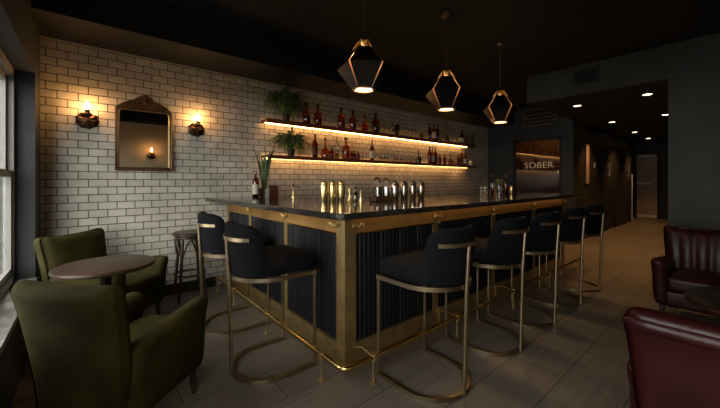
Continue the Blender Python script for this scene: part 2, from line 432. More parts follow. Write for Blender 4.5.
# apron and plinth bands, one per bay; fluted panels with rounded ribs
def flutes(p0, p1, nrm, z0, z1, pitch=.042):
    """vertical ribs between two plan points"""
    p0 = Vector(p0); p1 = Vector(p1); d = p1-p0; n = max(3, int(d.length/pitch)); nrm = Vector(nrm)
    line = []
    for i in range(n):
        for k in range(6):
            t = (i+k/6)/n; h = math.sin(PI*k/6)*.014*(.55+.45*((i*7919) % 5)/4)
            q = p0+d*t+nrm*h; line.append((q.x, q.y))
    line.append((p1.x, p1.y)); b = p1-nrm*.02; c = p0-nrm*.02
    vs = [(x, y, z0) for x, y in line]+[(x, y, z1) for x, y in line]; k = len(line)
    return MB().add(vs, [(i, i+1, i+1+k, i+k) for i in range(k-1)])
for a, b in zip(PXS[:-1], PXS[1:]):
    x0 = a+(.05 if a == 1.42 else .035); x1 = b-.035
    m = MB(); bb(m, (x0, BY+.012, .965), (x1, BY+.05, 1.08)); m.build('apron', 'apron_brass', bar); m = MB(); bb(m, (x0, BY-.004, .955), (x1, BY+.05, .9645)); m.build('apron_lip', 'brass_bright', bar)  # lip in brighter brass, standing in for light caught on its edge
    m = MB(); bb(m, (x0, BY-.0, 0), (x1, BY+.05, .165)); bb(m, (x0, BY-.006, .165), (x1, BY+.05, .178)); m.build('plinth', 'brass', bar)
    flutes((x0-ox, BY+.028-oy), (x1-ox, BY+.028-oy), (0, -1), .178, .955).build('fluted_panel', 'flute', bar, ang=60)
for a, b in zip(PYS[:-1], PYS[1:]):
    y0 = a+(.05 if a == 1.84 else .035); y1 = b-.035
    m = MB(); bb(m, (BX+.012, y0, .965), (BX+.05, y1, 1.08)); m.build('apron', 'apron_brass', bar); m = MB(); bb(m, (BX-.004, y0, .955), (BX+.05, y1, .9645)); m.build('apron_lip', 'brass_bright', bar)  # brighter brass again puts the caught light into the lip
    m = MB(); bb(m, (BX-.0, y0, 0), (BX+.05, y1, .165)); bb(m, (BX-.006, y0, .165), (BX+.05, y1, .178)); m.build('plinth', 'brass', bar)
    flutes((BX+.028-ox, y0-oy), (BX+.028-ox, y1-oy), (-1, 0), .178, .955).build('fluted_panel', 'flute', bar, ang=60)
# little double-curl bag hooks at the head of each post
def hook(cx, cy, d):
    m = MB(); cx -= ox; cy -= oy
    s = Vector((1, 0, 0)) if d == 'y' else Vector((0, 1, 0)); n = Vector((0, -1, 0)) if d == 'y' else Vector((-1, 0, 0))
    c = Vector((cx, cy, 1.022))
    for sg in (-1, 1):
        pts = [c+n*.012]
        for i in range(9):
            a = PI*.9*i/8; pts.append(c+n*(.012+.018*math.sin(a*.6))+s*sg*(.012+.036*math.sin(a*.55))+Vector((0, 0, -.018+.030*math.sin(a))))
        m.tube([tuple(p) for p in pts], .0075, 6)
    m.sphere(tuple(c+n*.012), .011, 8, 6)
    m.build('bag_hook', 'brass', bar)
for x in PXS: hook(x+.05 if x == 1.42 else x, BY-(.0 if x == 1.42 else -.015), 'y')
for y in PYS[:-1]: hook(BX+(.0 if y == 1.84 else .015), y+.06 if y == 1.84 else y, 'x')
# foot rail round the corner, with its brackets
RX, RY, RZ = 1.205, 1.585, .172
pts = [(RX-ox, 4.15-oy, RZ), (RX-ox, RY+.05-oy, RZ)]
pts += [(RX+.05-.05*math.cos(a)-ox, RY+.05-.05*math.sin(a)-oy, RZ) for a in (PI/8, PI/4, 3*PI/8)]
pts += [(RX+.05-ox, RY-oy, RZ), (5.62-ox, RY-oy, RZ)]
fr = MB().tube(pts, .019, 12).build('foot_rail', 'brass_bright', bar)
def brk(x, y, dx, dy):
    m = MB(); x -= ox; y -= oy
    m.tube([(x, y, RZ-.015), (x, y, .012)], .006, 8); m.lathe([(.024, 0), (.024, .005), (.010, .012), (.007, .03)], (x, y, 0), 12)
    m.tube([(x, y, RZ), (x+dx*.45, y+dy*.5, RZ+.018), (x+dx, y+dy, RZ-.02)], .005, 8); m.sphere((x+dx*.97, y+dy*.97, RZ-.02), .011, 8, 6)
    m.tube([(x-.0, y, RZ-.024), (x, y, RZ+.022)], .024, 10)
    m.build('rail_bracket', 'brass', bar)
for x in (1.45, 2.42, 3.46, 4.45, 5.5): brk(x, RY, 0, BY-RY+.02)
for y in (1.83, 2.70, 3.54, 4.1): brk(RX, y, BX-RX+.02, 0)
# under-counter light strips (warm, fixed below the stone)
m = MB(); bb(m, (1.45, BY-.040, 1.0755), (5.6, BY-.025, 1.0795)); bb(m, (BX-.040, 1.9, 1.0755), (BX-.025, 4.2, 1.0795)); m.build('light_strip', 'bar_led', bar)
# stone top
TZ = 1.125
top = [(1.27, 1.665), (6.10, 1.665), (6.12, 1.70), (6.12, 2.55), (2.12, 2.55), (2.12, WY-.006), (1.13, WY-.006), (1.235, 1.70)]
tp = MB().prism([(x-1.6, y-2.2) for x, y in top], 0, .045).build('granite_worktop', 'granite')
tp.location = (1.6, 2.2, TZ-.044)
bv = tp.modifiers.new('edge', 'BEVEL'); bv.width = .006; bv.segments = 2; bv.limit_method = 'ANGLE'
tag(tp, 'polished black granite slab lying along the L-shaped bar', 'bar top')

# ------------------------------------------------------------------ bar stools (front towards +y)
def u_line(r, yf, z, n=16):
    return [(-r, yf, z)]+[(x, y, z) for x, y, _ in arc((0, 0), r, PI, 2*PI, n)]+[(r, yf, z)]
def make_stool(label):
    t = thing('bar_stool', label, 'bar stool', group='velvet bar stools along the bar')
    ZS = .675
    def seat_f(p):
        q = p.copy()
        if p.y < 0:                                   # round the rear of the cushion
            k = math.sqrt(max(0, 1-(p.y/.262)**2)); q.x = p.x*max(k, .06)
        if p.z > ZS+.06: q.z += .018*(1-(p.x/.26)**2)*(1-(p.y/.3)**2)
        return q
    MB().rbox((0, .005, ZS+.075), (.51, .52, .115), .045, (10, 12, 2), 3, seat_f).build('seat', 'navy', t, ang=70)
    # barrel back: a curved padded shell
    vs, fs = [], []; nA, prof = 28, []
    for (dr_, z) in ((.0, ZS+.03), (.012, ZS+.10), (.016, ZS+.22), (.016, ZS+.33), (.010, ZS+.365), (-.010, ZS+.378), (-.030, ZS+.37), (-.040, ZS+.34), (-.045, ZS+.22), (-.045, ZS+.10), (-.045, ZS+.03)):
        prof.append((dr_, z))
    k = len(prof)
    for i in range(nA+1):
        s = -1+2*i/nA
        for dr_, z in prof:
            h = (z-ZS)/.378
            a = (R(73)-R(13)*h)*s
            e = abs(s)**8                             # soft ends
            rad = .256+dr_*(1-.5*e)-.012*e
            zz = z-(.05*abs(s)**6)*max(0, h-.4)/.6
            lean = -.03*h
            vs.append((rad*math.sin(a), -rad*math.cos(a)+lean, zz))
    for i in range(nA):
        for j in range(k):
            j2 = (j+1) % k; fs.append((i*k+j, i*k+j2, (i+1)*k+j2, (i+1)*k+j))
    fs.append(tuple(range(k))); fs.append(tuple(nA*k+j for j in range(k-1, -1, -1)))
    MB().add(vs, fs).build('backrest', 'navy', t, ang=60)
    # brass band round the back
    bz = ZS+.275; pts = []
    for i in range(17):
        a = R(46)*(-1+2*i/16); pts.append((.281*math.sin(a), -.281*math.cos(a)-.022, bz))
    MB().tube(pts, 0, flat=(.008, .024)).build('back_band', 'bronze_leg', t)
    MB().tube(u_line(.262, .25, ZS+.005), 0, flat=(.014, .028)).build('seat_frame', 'bronze_leg', t)
    MB().tube(u_line(.25, .25, .013), 0, flat=(.028, .024)).build('floor_runner', 'bronze_leg', t)
    for x in (-.25, .25):
        MB().tube([(x, .245, .02), (x, .245, ZS)], .0125, 10).build('leg', 'bronze_leg', t)
    MB().tube([(0, -.262, .01), (0, -.280, ZS), (0, -.298, bz+.012)], .0135, 10).build('back_post', 'bronze_leg', t)
    return t
stools = [(1.79, 1.385, 0, 'navy velvet bar stool nearest the bar corner post, on the long side of the bar'),
          (2.585, 1.39, 0, 'second velvet bar stool from the corner post along the long bar side'),
          (3.30, 1.395, 0, 'third velvet bar stool from the corner post along the long bar side'),
          (4.05, 1.40, 0, 'fourth velvet bar stool from the corner post along the long bar side'),
          (4.77, 1.40, 0, 'farthest velvet bar stool, at the hall end of the bar'),
          (1.02, 2.265, -PI/2, 'navy velvet bar stool by the green armchair, on the short side of the bar'),
          (1.055, 3.13, -PI/2, 'navy velvet bar stool beside the round bentwood stool, on the short bar side')]
st0 = None
for x, y, rz, lab in stools:
    if st0 is None: st0 = o = make_stool(lab)
    else: o = copy_tree(st0); o['label'] = lab
    o.location = (x, y, 0); o.rotation_euler = (0, 0, rz)

# round bentwood stool
t = thing('bentwood_stool', 'round dark bentwood stool against the white tiled wall', 'stool', (.90, 4.10, 0))
MB().lathe([(.0, .715), (.165, .715), (.178, .725), (.178, .745), (.165, .755), (.0, .750)], seg=28, cap=False).build('seat', 'dark_wood', t)
m = MB(); m.tube(arc((0, 0), .142, 0, 2*PI, 28, .70)[:-1], .014, 8, closed=True); m.build('seat_ring', 'dark_wood', t)
for k in range(4):
    a = PI/4+PI/2*k; c, s = math.cos(a), math.sin(a)
    MB().tube([(c*.13, s*.13, .71), (c*.142, s*.142, .5), (c*.17, s*.17, .2), (c*.20, s*.20, 0)], [.017, .016, .015, .013], 10).build('leg', 'dark_wood', t)
    b = a+PI/2; p = [];
    for i in range(13):
        u = i/12; an = a+(PI/2)*u; r = .142+.005*math.sin(PI*u); p.append((r*math.cos(an), r*math.sin(an), .46+.225*math.sin(PI*u)))
    MB().tube(p, .010, 8).build('bent_brace', 'dark_wood', t)
MB().tube(arc((0, 0), .160, 0, 2*PI, 28, .28)[:-1], .011, 8, closed=True).build('foot_ring', 'dark_wood', t)

# ------------------------------------------------------------------ armchairs (front towards +y)
def make_armchair(name, label, mat, loc, rz, group, channels=False, bh=.84, hw=.31, scroll=False, af_=.33):
    t = thing(name, label, 'armchair', loc, rz, group)
    MB().rbox((0, (af_-.32)/2, .235), (2*hw-.04, af_+.28, .15), .03, (5, 5, 2), 2).build('seat_base', mat, t, ang=60)
    def cf(p):
        q = p.copy()
        if p.z > .38: q.z += .03*(1-(p.x/(hw))**2)*(1-((p.y-.04)/.36)**2)
        return q
    MB().rbox((0, (af_-.18)/2, .375), (2*hw-.215, af_+.20, .13), .04, (6, 6, 2), 3, cf).build('seat_cushion', mat, t, ang=70)
    for sg in (-1, 1):
        def af(p, sg=sg):
            q = p.copy(); h = max(0, (p.z-.40)/.22)
            h2 = max(0., min(1., h))
            fy = (p.y+.29)/(af_+.29)
            q.x += sg*(.022*h2*h2)                        # top rolls outwards
            if p.z > .3: q.z -= .075*max(0, 1-fy)*h2
            if fy > .8: q.y += .03*h2*(fy-.8)/.2            # front of the arm swells at the top
            if p.z < .3: q.x -= sg*.015*(.3-p.z)/.14
            return q
        MB().rbox((sg*(hw-.06), (af_-.29)/2, .385), (.115, af_+.29, .44), .05, (3, 8, 6), 3, af).build('armrest', mat, t, ang=70)
    def bf(p):
        q = p.copy(); s = p.x/hw; z = (p.z-.16)/(bh-.16)
        q.x = p.x*(.82+.18*min(1, max(0, z)))
        q.y = p.y-.13*max(0, z-.15)**1.2+.02*abs(s)**3*min(1, max(0, z*1.4))
        q.z = p.z+((0. if scroll else .030)*abs(s)**3)*max(0, z)
        if scroll and z > .78: q.y -= .035*((z-.78)/.22)
        if p.y > -.27:
            q.y -= .075*abs(s)**5
            q.y += .02*math.sin(PI*min(1, max(0, (z-.4)/.6)))*(1-s*s)
            if channels and z > .3: q.y += .018*abs(math.sin(PI*(s*.5+.5)*5))
        return q
    MB().rbox((0, -.275, (bh+.16)/2), (2*hw, .15, bh-.16), .06, (30 if channels else 16, 2, 12), 4, bf).build('backrest', mat, t, ang=75)
    if scroll:
        pts = []
        for i in range(17):
            u = -1+2*i/16; pts.append((u*(hw-.012), -.452+.02*abs(u)**3, bh-.052))
        MB().tube(pts, [.012]+[.030]*15+[.012], 12).build('back_roll', mat, t)
    for x in (-1, 1):
        for y in (-.23, af_-.06):
            MB().tube([(x*(hw-.075), y, .175), (x*(hw-.065), y+(.01 if y > 0 else -.03), 0)], [.024, .015], 4 if False else 10).build('leg', 'dark_wood', t)
    return t
make_armchair('armchair', 'olive green velvet armchair seen from behind, nearest the window sill', 'green', (.215, 2.272, 0), -R(49), 'green velvet armchairs by the window', hw=.285, af_=.26, bh=.85)
make_armchair('armchair', 'olive green velvet armchair in the tiled corner behind the round table', 'green', (.165, 3.71, 0), -3*PI/4, 'green velvet armchairs by the window', bh=.85)
make_armchair('armchair', 'oxblood leather armchair showing its back, cut off by the frame edge', 'red', (2.085, .032, 0), -PI/2+R(3), 'oxblood leather armchairs', scroll=True, bh=.842)
make_armchair('armchair', 'oxblood leather armchair with channelled back against the charcoal pier', 'red', (4.47, .27, 0), PI/2, 'oxblood leather armchairs', channels=True, bh=.84)

def pedestal_table(label, loc, r, z, mat):
    t = thing('round_table', label, 'table', loc, 0, 'round pedestal tables between the armchairs')
    MB().lathe([(0, z-.035), (r-.02, z-.035), (r-.004, z-.028), (r, z-.016), (r-.004, z-.004), (r-.014, z), (0, z)], seg=48, cap=False).build('table_top', mat, t)
    MB().lathe([(.05, .03), (.034, .08), (.032, z-.08), (.07, z-.05), (.12, z-.035)], seg=18).build('pedestal', 'black_metal', t)
    MB().lathe([(.20, 0), (.20, .012), (.16, .022), (.05, .034)], seg=28).build('base', 'black_metal', t)
pedestal_table('round walnut pedestal table between the two green armchairs', (.105, 2.975, 0), .302, .74, 'walnut')
pedestal_table('round dark gloss table between the two red leather armchairs', (2.66, -.13, 0), .36, .70, 'black_wood')

# ------------------------------------------------------------------ mirror and sconces
def wall_mirror():
    x0, x1, z0, z1 = .225, .765, 1.45, 2.15
    cx = (x0+x1)/2; y = WY-.004
    t = thing('wall_mirror', 'gilt framed mirror with carved crest on the tiled wall between two sconces', 'mirror', (cx, y, z0))
    w = (x1-x0)/2; h = z1-z0
    def rim(inset, n=9):
        """outline with rounded top shoulders"""
        a = w-inset; b = h-inset; p = [(-a, inset), (a, inset)]
        r = .035
        p += [(a-r+r*math.cos(q), b-r+r*math.sin(q)) for q in [PI/2*i/n for i in range(n+1)]]
        p += [(-a+r+r*math.cos(q), b-r+r*math.sin(q)) for q in [PI/2+PI/2*i/n for i in range(n+1)]]
        return p
    o, i = rim(0), rim(.036); n = len(o)
    prof = [(0, 0), (0, -.022), (.25, -.04), (.55, -.03), (.8, -.034), (1, -.015), (1, 0)]
    vs, fs = [], []
    for (u, d) in prof:
        for k in range(n): vs.append((o[k][0]*(1-u)+i[k][0]*u, d, o[k][1]*(1-u)+i[k][1]*u))
    for a in range(len(prof)):
        b = (a+1) % len(prof)
        for k in range(n): fs.append((a*n+k, a*n+(k+1) % n, b*n+(k+1) % n, b*n+k))
    MB().add(vs, fs).build('frame', 'gilt', t, ang=40)
    MB().extrude([(x, -.014, z) for x, z in rim(.032)], (0, .008, 0)).build('glass', 'mirror', t)
    MB().tube([(x, -.03, z) for x, z in rim(.037)], .0045, 6, closed=True).build('inner_bead', 'brass', t)
    m = MB()                                           # crest: shell with scrolls
    m.extrude([(-.26, -.02, h-.01), (.26, -.02, h-.01), (.19, -.02, h+.045), (.10, -.02, h+.085), (.05, -.02, h+.125), (0, -.02, h+.15), (-.05, -.02, h+.125), (-.10, -.02, h+.085), (-.19, -.02, h+.045)], (0, .018, 0))
    for sg in (-1, 1):
        for (cx_, cz_, r0, tw) in ((.06, h+.05, .035, 1), (.125, h+.025, .03, -1), (.19, h+.008, .022, 1)):
            pts = []
            for k in range(20):
                a = tw*2.3*PI*k/19; rr = r0*(1-k/24); pts.append((sg*(cx_+rr*math.cos(a)), -.028, cz_+rr*math.sin(a)))
            m.tube(pts, .007, 6)
    for k in range(7):
        a = PI*(k+.5)/7; m.tube([(0, -.026, h+.06), (.055*math.cos(a), -.03, h+.07+.062*math.sin(a))], [.006, .012], 6)
    m.sphere((0, -.03, h+.055), .02, 10, 6)
    m.build('crest', 'gilt', t)
wall_mirror()

def sconce(x, y, z, label, back=False):
    t = thing('wall_sconce', label, 'sconce', (x, y, z), PI if back else 0, 'candle wall sconces')
    m = MB()                                           # rosette on the wall, bowl below the candle
    prof = [(.0, .036), (.05, .034), (.075, .022), (.092, .010), (.092, 0)]
    vs, fs = [], []; seg = 36
    for r, d in prof:
        for k in range(seg):
            a = 2*PI*k/seg; rr = r*(1+.06*math.cos(9*a)); vs.append((rr*math.cos(a), -d, rr*.92*math.sin(a)))
    for i in range(len(prof)-1):
        for k in range(seg): fs.append((i*seg+k, i*seg+(k+1) % seg, (i+1)*seg+(k+1) % seg, (i+1)*seg+k))
    m.add(vs, fs)
    for k in range(9):
        a = 2*PI*k/9; m.tube([(.025*math.cos(a), -.035, .025*math.sin(a)), (.07*math.cos(a), -.03, .065*math.sin(a))], [.006, .011], 6)
    m.build('backplate', 'bronze', t, ang=50)
    MB().tube([(0, -.03, -.02), (0, -.075, -.035), (0, -.105, -.01), (0, -.105, .03)], .010, 8).build('arm', 'bronze', t)
    MB().lathe([(.010, .0), (.034, .012), (.042, .03), (.030, .034), (.02, .045), (.019, .075)], (0, -.105, .02), 16).build('candle_cup', 'bronze', t)
    MB().lathe([(.008, 0), (.017, .018), (.019, .035), (.012, .06), (.003, .085)], (0, -.105, .095), 12).build('candle_bulb', 'bulb', t)
sconce(0.0, WY-.002, 1.955, 'bronze candle sconce on white tiles between window and mirror')
sconce(1.025, WY-.002, 1.965, 'bronze candle sconce on white tiles between mirror and shelves')
sconce(1.22, YB+.002, 1.96, 'bronze candle sconce on the tan wall, seen reflected in the mirror', True)

# ------------------------------------------------------------------ pendants
def pendant(x, y, ph, label):
    t = thing('pendant_light', label, 'pendant light', (x, y, 0), ph, 'faceted pendant lights over the bar')
    n = 5; zt, zm, zb = 2.475, 2.265, 2.085
    rt, rm, rb = .044, .188, .080; zc = 2.418; qc = (zt-zc)/(zt-zm); rc = rt+(rm-rt)*qc
    tn = math.tan(PI/n); gap = .012
    for k in range(n):
        a = 2*PI*k/n; c, s = math.cos(a), math.sin(a)
        def P(r, w, z): return Vector((r*c-w*s, r*s+w*c, z))
        def shell(off, gp, th):
            pts = [(rc-off, rc*tn-gp*.7, zc), (rm-off, rm*tn-gp, zm), (rb-off, rb*tn-gp*.6, zb)]
            o = []
            for r, w, z in pts: o += [P(r, -w, z), P(r, w, z)]
            for r, w, z in pts: o += [P(r-th, -w, z), P(r-th, w, z)]
            f = [(0,1,3,2),(2,3,5,4),(7,6,8,9),(9,8,10,11),(0,2,8,6),(2,4,10,8),(1,7,9,3),(3,9,11,5),(0,6,7,1),(4,5,11,10)]
            return MB().add([tuple(v) for v in o], f)
        pn_ = shell(0, gap, .004).build('panel', 'black_gloss', t, ang=10)
        shell(.0045, gap-.003, .004).build('brass_lining', 'lining', pn_, ang=10)
        a2 = a+PI/n; q1 = math.cos(PI/n)
        MB().tube([(rt/q1*math.cos(a2)*.9, rt/q1*math.sin(a2)*.9, zt+.015), (rc/q1*math.cos(a2)*.97, rc/q1*math.sin(a2)*.97, zc-.004)], .005, 6).build('frame_rod', 'lining', t)
    MB().lathe([(.022, 2.40), (.030, 2.405), (.034, 2.47), (.046, 2.485), (.046, 2.50), (.016, 2.512), (.012, 2.53)], seg=18).build('socket_cap', 'brass_bright', t)
    MB().tube([(0, 0, 2.52), (0, 0, CZ-.03)], .006, 8).build('stem', 'bronze_leg', t)
    MB().lathe([(.008, -.045), (.055, -.03), (.06, -.012), (.06, -.001)], (0, 0, CZ), 20).build('canopy', 'bronze_leg', t)
    MB().lathe([(0, 2.098), (.082, 2.098), (.082, 2.104), (0, 2.104)], seg=28, cap=False).build('diffuser', 'pendant_glow', t)
    MB().tube(arc((0, 0), .088, 0, 2*PI, 30, 2.092)[:-1], .006, 6, closed=True).build('rim', 'lining', t)
    MB().lathe([(.006, 2.30), (.028, 2.325), (.030, 2.355), (.016, 2.39), (.014, 2.40)], seg=14).build('bulb', 'pendant_bulb', t)
pendant(1.75, 2.03, R(235), 'faceted black and brass pendant light nearest the bar corner')
pendant(2.90, 2.03, R(215), 'middle faceted pendant light over the long side of the bar')
pendant(4.07, 2.03, R(206), 'farthest faceted pendant light, beside the hall header')

# ------------------------------------------------------------------ shelves
SX0, SX1 = 1.84, 7.05; SY0 = 4.10
def shelf(zb, zt, label):
    t = thing('wall_shelf', label, 'shelf', ((SX0+SX1)/2, WY, zb), 0, 'lit bottle shelves')
    hx = (SX1-SX0)/2
    m = MB().rbox((0, -.137, (zt-zb)/2+.010), (2*hx, .226, zt-zb-.020), .006, (1, 1, 1), 2)
    m.box((-hx+.004, -.249, 0), (hx-.004, -.236, .03)); m.build('board', 'shelf', t)
    MB().box((-hx+.03, -.112, .006), (hx-.17, -.100, .0195)).build('light_strip', 'led', t)
    MB().box((-hx+.03, -.018, zt-zb-.010), (hx-.17, -.006, zt-zb-.002)).build('light_strip', 'led_up', t)
    for k in range(6):
        x = -hx+.25+k*(2*hx-.5)/5; MB().box((x-.015, -.024, .022), (x+.015, -.0, zt-zb-.015)).build('bracket', 'black_metal', t)
UZ, LZ = 2.178, 1.69
shelf(2.118, UZ-.001, 'upper red-brown wall shelf with warm light strip and bottles')
shelf(1.632, LZ-.001, 'lower red-brown wall shelf with warm light strip and glassware')

BOT = {'round': [(.036, 0), (.040, .006), (.040, .15), (.034, .175), (.014, .205), (.012, .26), (.015, .262), (.015, .275)],
       'square': [(.046, 0), (.050, .006), (.050, .15), (.044, .175), (.018, .195), (.016, .255), (.021, .257), (.021, .285)],
       'tall': [(.031, 0), (.034, .006), (.034, .19), (.028, .215), (.012, .245), (.011, .30), (.014, .302), (.014, .315)],
       'flask': [(.030, 0), (.048, .01), (.052, .06), (.044, .10), (.016, .125), (.010, .15), (.010, .22), (.014, .222), (.014, .24)],
       'short': [(.030, 0), (.033, .005), (.033, .10), (.026, .115), (.014, .125), (.014, .14), (.018, .142), (.018, .16)]}
def bottle(kind, x, y, z, mat, label, grp, sc=1., lab=None, cap='dark_wood'):
    t = thing('bottle', label, 'bottle', (x, y, z), random.uniform(0, 6), grp)
    pr = [(r*sc*1.24, h*sc*1.12) for r, h in BOT[kind]]
    MB().lathe(pr[:-2], seg=16).build('glass_body', mat, t, ang=50)
    r0 = pr[0][0]*.93; top_ = pr[2][1]*.72
    MB().lathe([(r0*.9, .005), (r0, .01), (r0, top_)], seg=14).build('liquor', 'liquor' if mat != 'green_glass' else 'leaf2', t)
    MB().lathe([pr[-2], pr[-1]], seg=12).build('stopper', cap, t)
    if lab:
        a, b = pr[1][1]+.035*sc, pr[2][1]*.8
        MB().lathe([(pr[2][0]+.0008, a), (pr[2][0]+.0008, b)], seg=16, cap=False).build('paper_label', lab, t, recalc=False)
    return t
def sy(): return 4.20+random.uniform(-.02, .02)
gU, gL = 'bottles on the upper shelf', 'bottles on the lower shelf'
for u, kind, mat, sc, lab, label in [
    (306, 'square', 'amber', .98, None, 'amber square-shouldered bottle just right of the upper fern'),
    (318, 'square', 'amber', 1.0, None, 'second amber square-shouldered bottle right of the upper fern'),
    (341, 'square', 'amber', 1.06, None, 'amber bottle standing alone in the upper shelf gap, third from the fern'),
    (352, 'square', 'amber', 1.02, None, 'fourth amber bottle from the fern on the upper shelf'),
    (364, 'flask', 'amber', 1.06, None, 'round-bellied amber bottle with thin neck on the upper shelf'),
    (375, 'square', 'brown_glass', 1.08, None, 'dark brown bottle right of the round-bellied one, upper shelf'),
    (429.5, 'tall', 'brown_glass', .95, None, 'tall slim dark bottle, first of the trio on the upper shelf'),
    (433.5, 'tall', 'amber', .97, 'label_paper', 'tall slim bottle with pale label, middle of the upper shelf trio'),
    (437.5, 'tall', 'brown_glass', 1.0, None, 'tall slim dark bottle, last of the trio on the upper shelf'),
    (447.5, 'short', 'brown_glass', .95, None, 'short dark bottle alone right of the upper shelf trio'),
    (462.5, 'round', 'brown_glass', 1.08, 'label_paper', 'brown bottle with pale label near the upper shelf end'),
    (466.5, 'round', 'amber', .9, None, 'small amber bottle beside the trailing plant at the upper shelf end')]:
    bottle(kind, x_at(u, 4.2), sy(), UZ, M[mat], label, gU, sc, lab) if False else bottle(kind, x_at(u, 4.2), sy(), UZ, mat, label, gU, sc, lab)
for u, kind, mat, sc, lab, label in [
    (314.5, 'tall', 'brown_glass', .98, 'dark_label', 'tall dark bottle just right of the lower fern'),
    (325, 'flask', 'amber', 1.15, None, 'amber bottle with sloping shoulders, second from the lower fern'),
    (331, 'short', 'brown_glass', .92, None, 'short dark bottle, third from the lower fern'),
    (337, 'tall', 'clear', .95, None, 'tall clear bottle, fourth from the lower fern'),
    (346, 'square', 'amber', 1.08, None, 'amber square-shouldered bottle on the lower shelf, left of the small dark three'),
    (351, 'short', 'brown_glass', .78, None, 'small dark bottle, first of three in a row on the lower shelf'),
    (354.3, 'short', 'brown_glass', .78, None, 'small dark bottle, middle of three in a row on the lower shelf'),
    (357.6, 'short', 'brown_glass', .78, None, 'small dark bottle, last of three in a row on the lower shelf'),
    (372, 'tall', 'brown_glass', .98, 'label_paper', 'dark bottle with a white label left of the stacked glasses'),
    (419, 'flask', 'green_glass', .95, None, 'squat green decanter at the right end of the stacked glasses'),
    (429, 'tall', 'crimson', 1.0, None, 'tall crimson bottle, first of three right of the decanter'),
    (432.3, 'tall', 'amber', .97, 'label_paper', 'tall bottle with pale label, second of three right of the decanter'),
    (435.6, 'tall', 'crimson', 1.0, None, 'tall crimson bottle, third of three right of the decanter'),
    (440.5, 'round', 'crimson', .72, None, 'short crimson bottle next to the tall trio, lower shelf'),
    (444.5, 'round', 'brown_glass', .70, 'dark_label', 'short brown bottle, second right of the tall trio, lower shelf'),
    (450, 'flask', 'brown_glass', .85, None, 'round-bellied dark bottle toward the lower shelf end'),
    (454, 'flask', 'clear', .85, None, 'round-bellied clear bottle toward the lower shelf end'),
    (458.5, 'round', 'crimson', .8, 'dark_label', 'crimson bottle left of the pair of tall ones, lower shelf end'),
    (462, 'tall', 'amber', 1.08, 'dark_label', 'tallest amber bottle at the far end of the lower shelf'),
    (465.5, 'tall', 'brown_glass', .95, 'label_paper', 'tall dark bottle with pale label at the far end of the lower shelf')]:
    bottle(kind, x_at(u, 4.2), sy(), LZ, mat, label, gL, sc, lab)
def tumbler(x, y, z, r, h, label, grp, name='tumbler', mat='clear'):
    o = MB().lathe([(r*.8, 0), (r*.85, .004), (r, h), (r*.94, h), (r*.78, .012), (0, .012)], seg=14, cap=False).build(name, mat)
    o.location = (x, y, z); return tag(o, label, 'glass', grp)
def stem_glass(x, y, z, label, grp, h=.15, bowl=.042, mat='clear'):
    o = MB().lathe([(.032, 0), (.03, .004), (.006, .008), (.004, h*.55), (bowl*.6, h*.62), (bowl, h*.8), (bowl*.95, h), (bowl*.9, h), (bowl*.93, h*.8), (bowl*.5, h*.66), (0, h*.62)], seg=14, cap=False).build('coupe_glass', mat)
    o.location = (x, y, z); return tag(o, label, 'glass', grp)
OR = ['first', 'second', 'third', 'fourth', 'fifth', 'sixth', 'seventh', 'eighth', 'ninth', 'tenth', 'eleventh', 'twelfth']
for k, u in enumerate((383.5, 388.5)):
    stem_glass(x_at(u, 4.2), 4.2, UZ, '%s coupe glass left of the dark bunch on the upper shelf' % OR[k], 'glasses on the upper shelf', .13)
for k, u in enumerate((403.5, 408, 412, 416)):
    stem_glass(x_at(u, 4.2), 4.2, UZ, '%s coupe glass right of the dark bunch on the upper shelf' % OR[k], 'glasses on the upper shelf', .15-.01*(k % 2))
for k, u in enumerate((441.5, 452, 455.5, 459)):
    tumbler(x_at(u, 4.2), 4.2, UZ, .032, .10, '%s clear tumbler counting from the dark trio on the upper shelf' % OR[k], 'glasses on the upper shelf')
for k, u in enumerate((361.5, 365)):
    tumbler(x_at(u, 4.2), 4.2, LZ, .035, .10, '%s clear tumbler right of the small dark bottles on the lower shelf' % OR[k], 'glasses on the lower shelf')
xa, xb = x_at(379, 4.16), x_at(415, 4.16)
for r_, (yy, nm) in enumerate(((4.14, 'front'), (4.25, 'rear'))):
    for k in range(12):
        tumbler(xa+(xb-xa)*(k+.25*r_)/11.4, yy, LZ, .034, .095+.02*r_, '%s small tumbler from the left in the %s row of glasses on the lower shelf' % (OR[k], nm), 'rows of small glasses on the lower shelf')
t = thing('spice_jar', 'orange-brown lidded jar right of the coupe glasses on the upper shelf', 'jar', (x_at(421.5, 4.2), 4.2, UZ))
MB().lathe([(.035, 0), (.04, .01), (.04, .10), (.034, .112)], seg=16).build('jar_body', 'amber', t); MB().lathe([(.036, .112), (.036, .13), (.01, .14)], seg=14).build('lid', 'dark_wood', t); MB().lathe([(.034, .004), (.034, .08)], seg=14).build('contents', 'shelf', t)
t = thing('white_jar', 'pale jar at the very end of the lower shelf', 'jar', (x_at(471, 4.2), 4.2, LZ))
MB().lathe([(.045, 0), (.05, .01), (.05, .10), (.04, .12)], seg=16).build('jar_body', 'label_paper', t); MB().lathe([(.042, .12), (.042, .14)], seg=14).build('lid', 'steel', t)

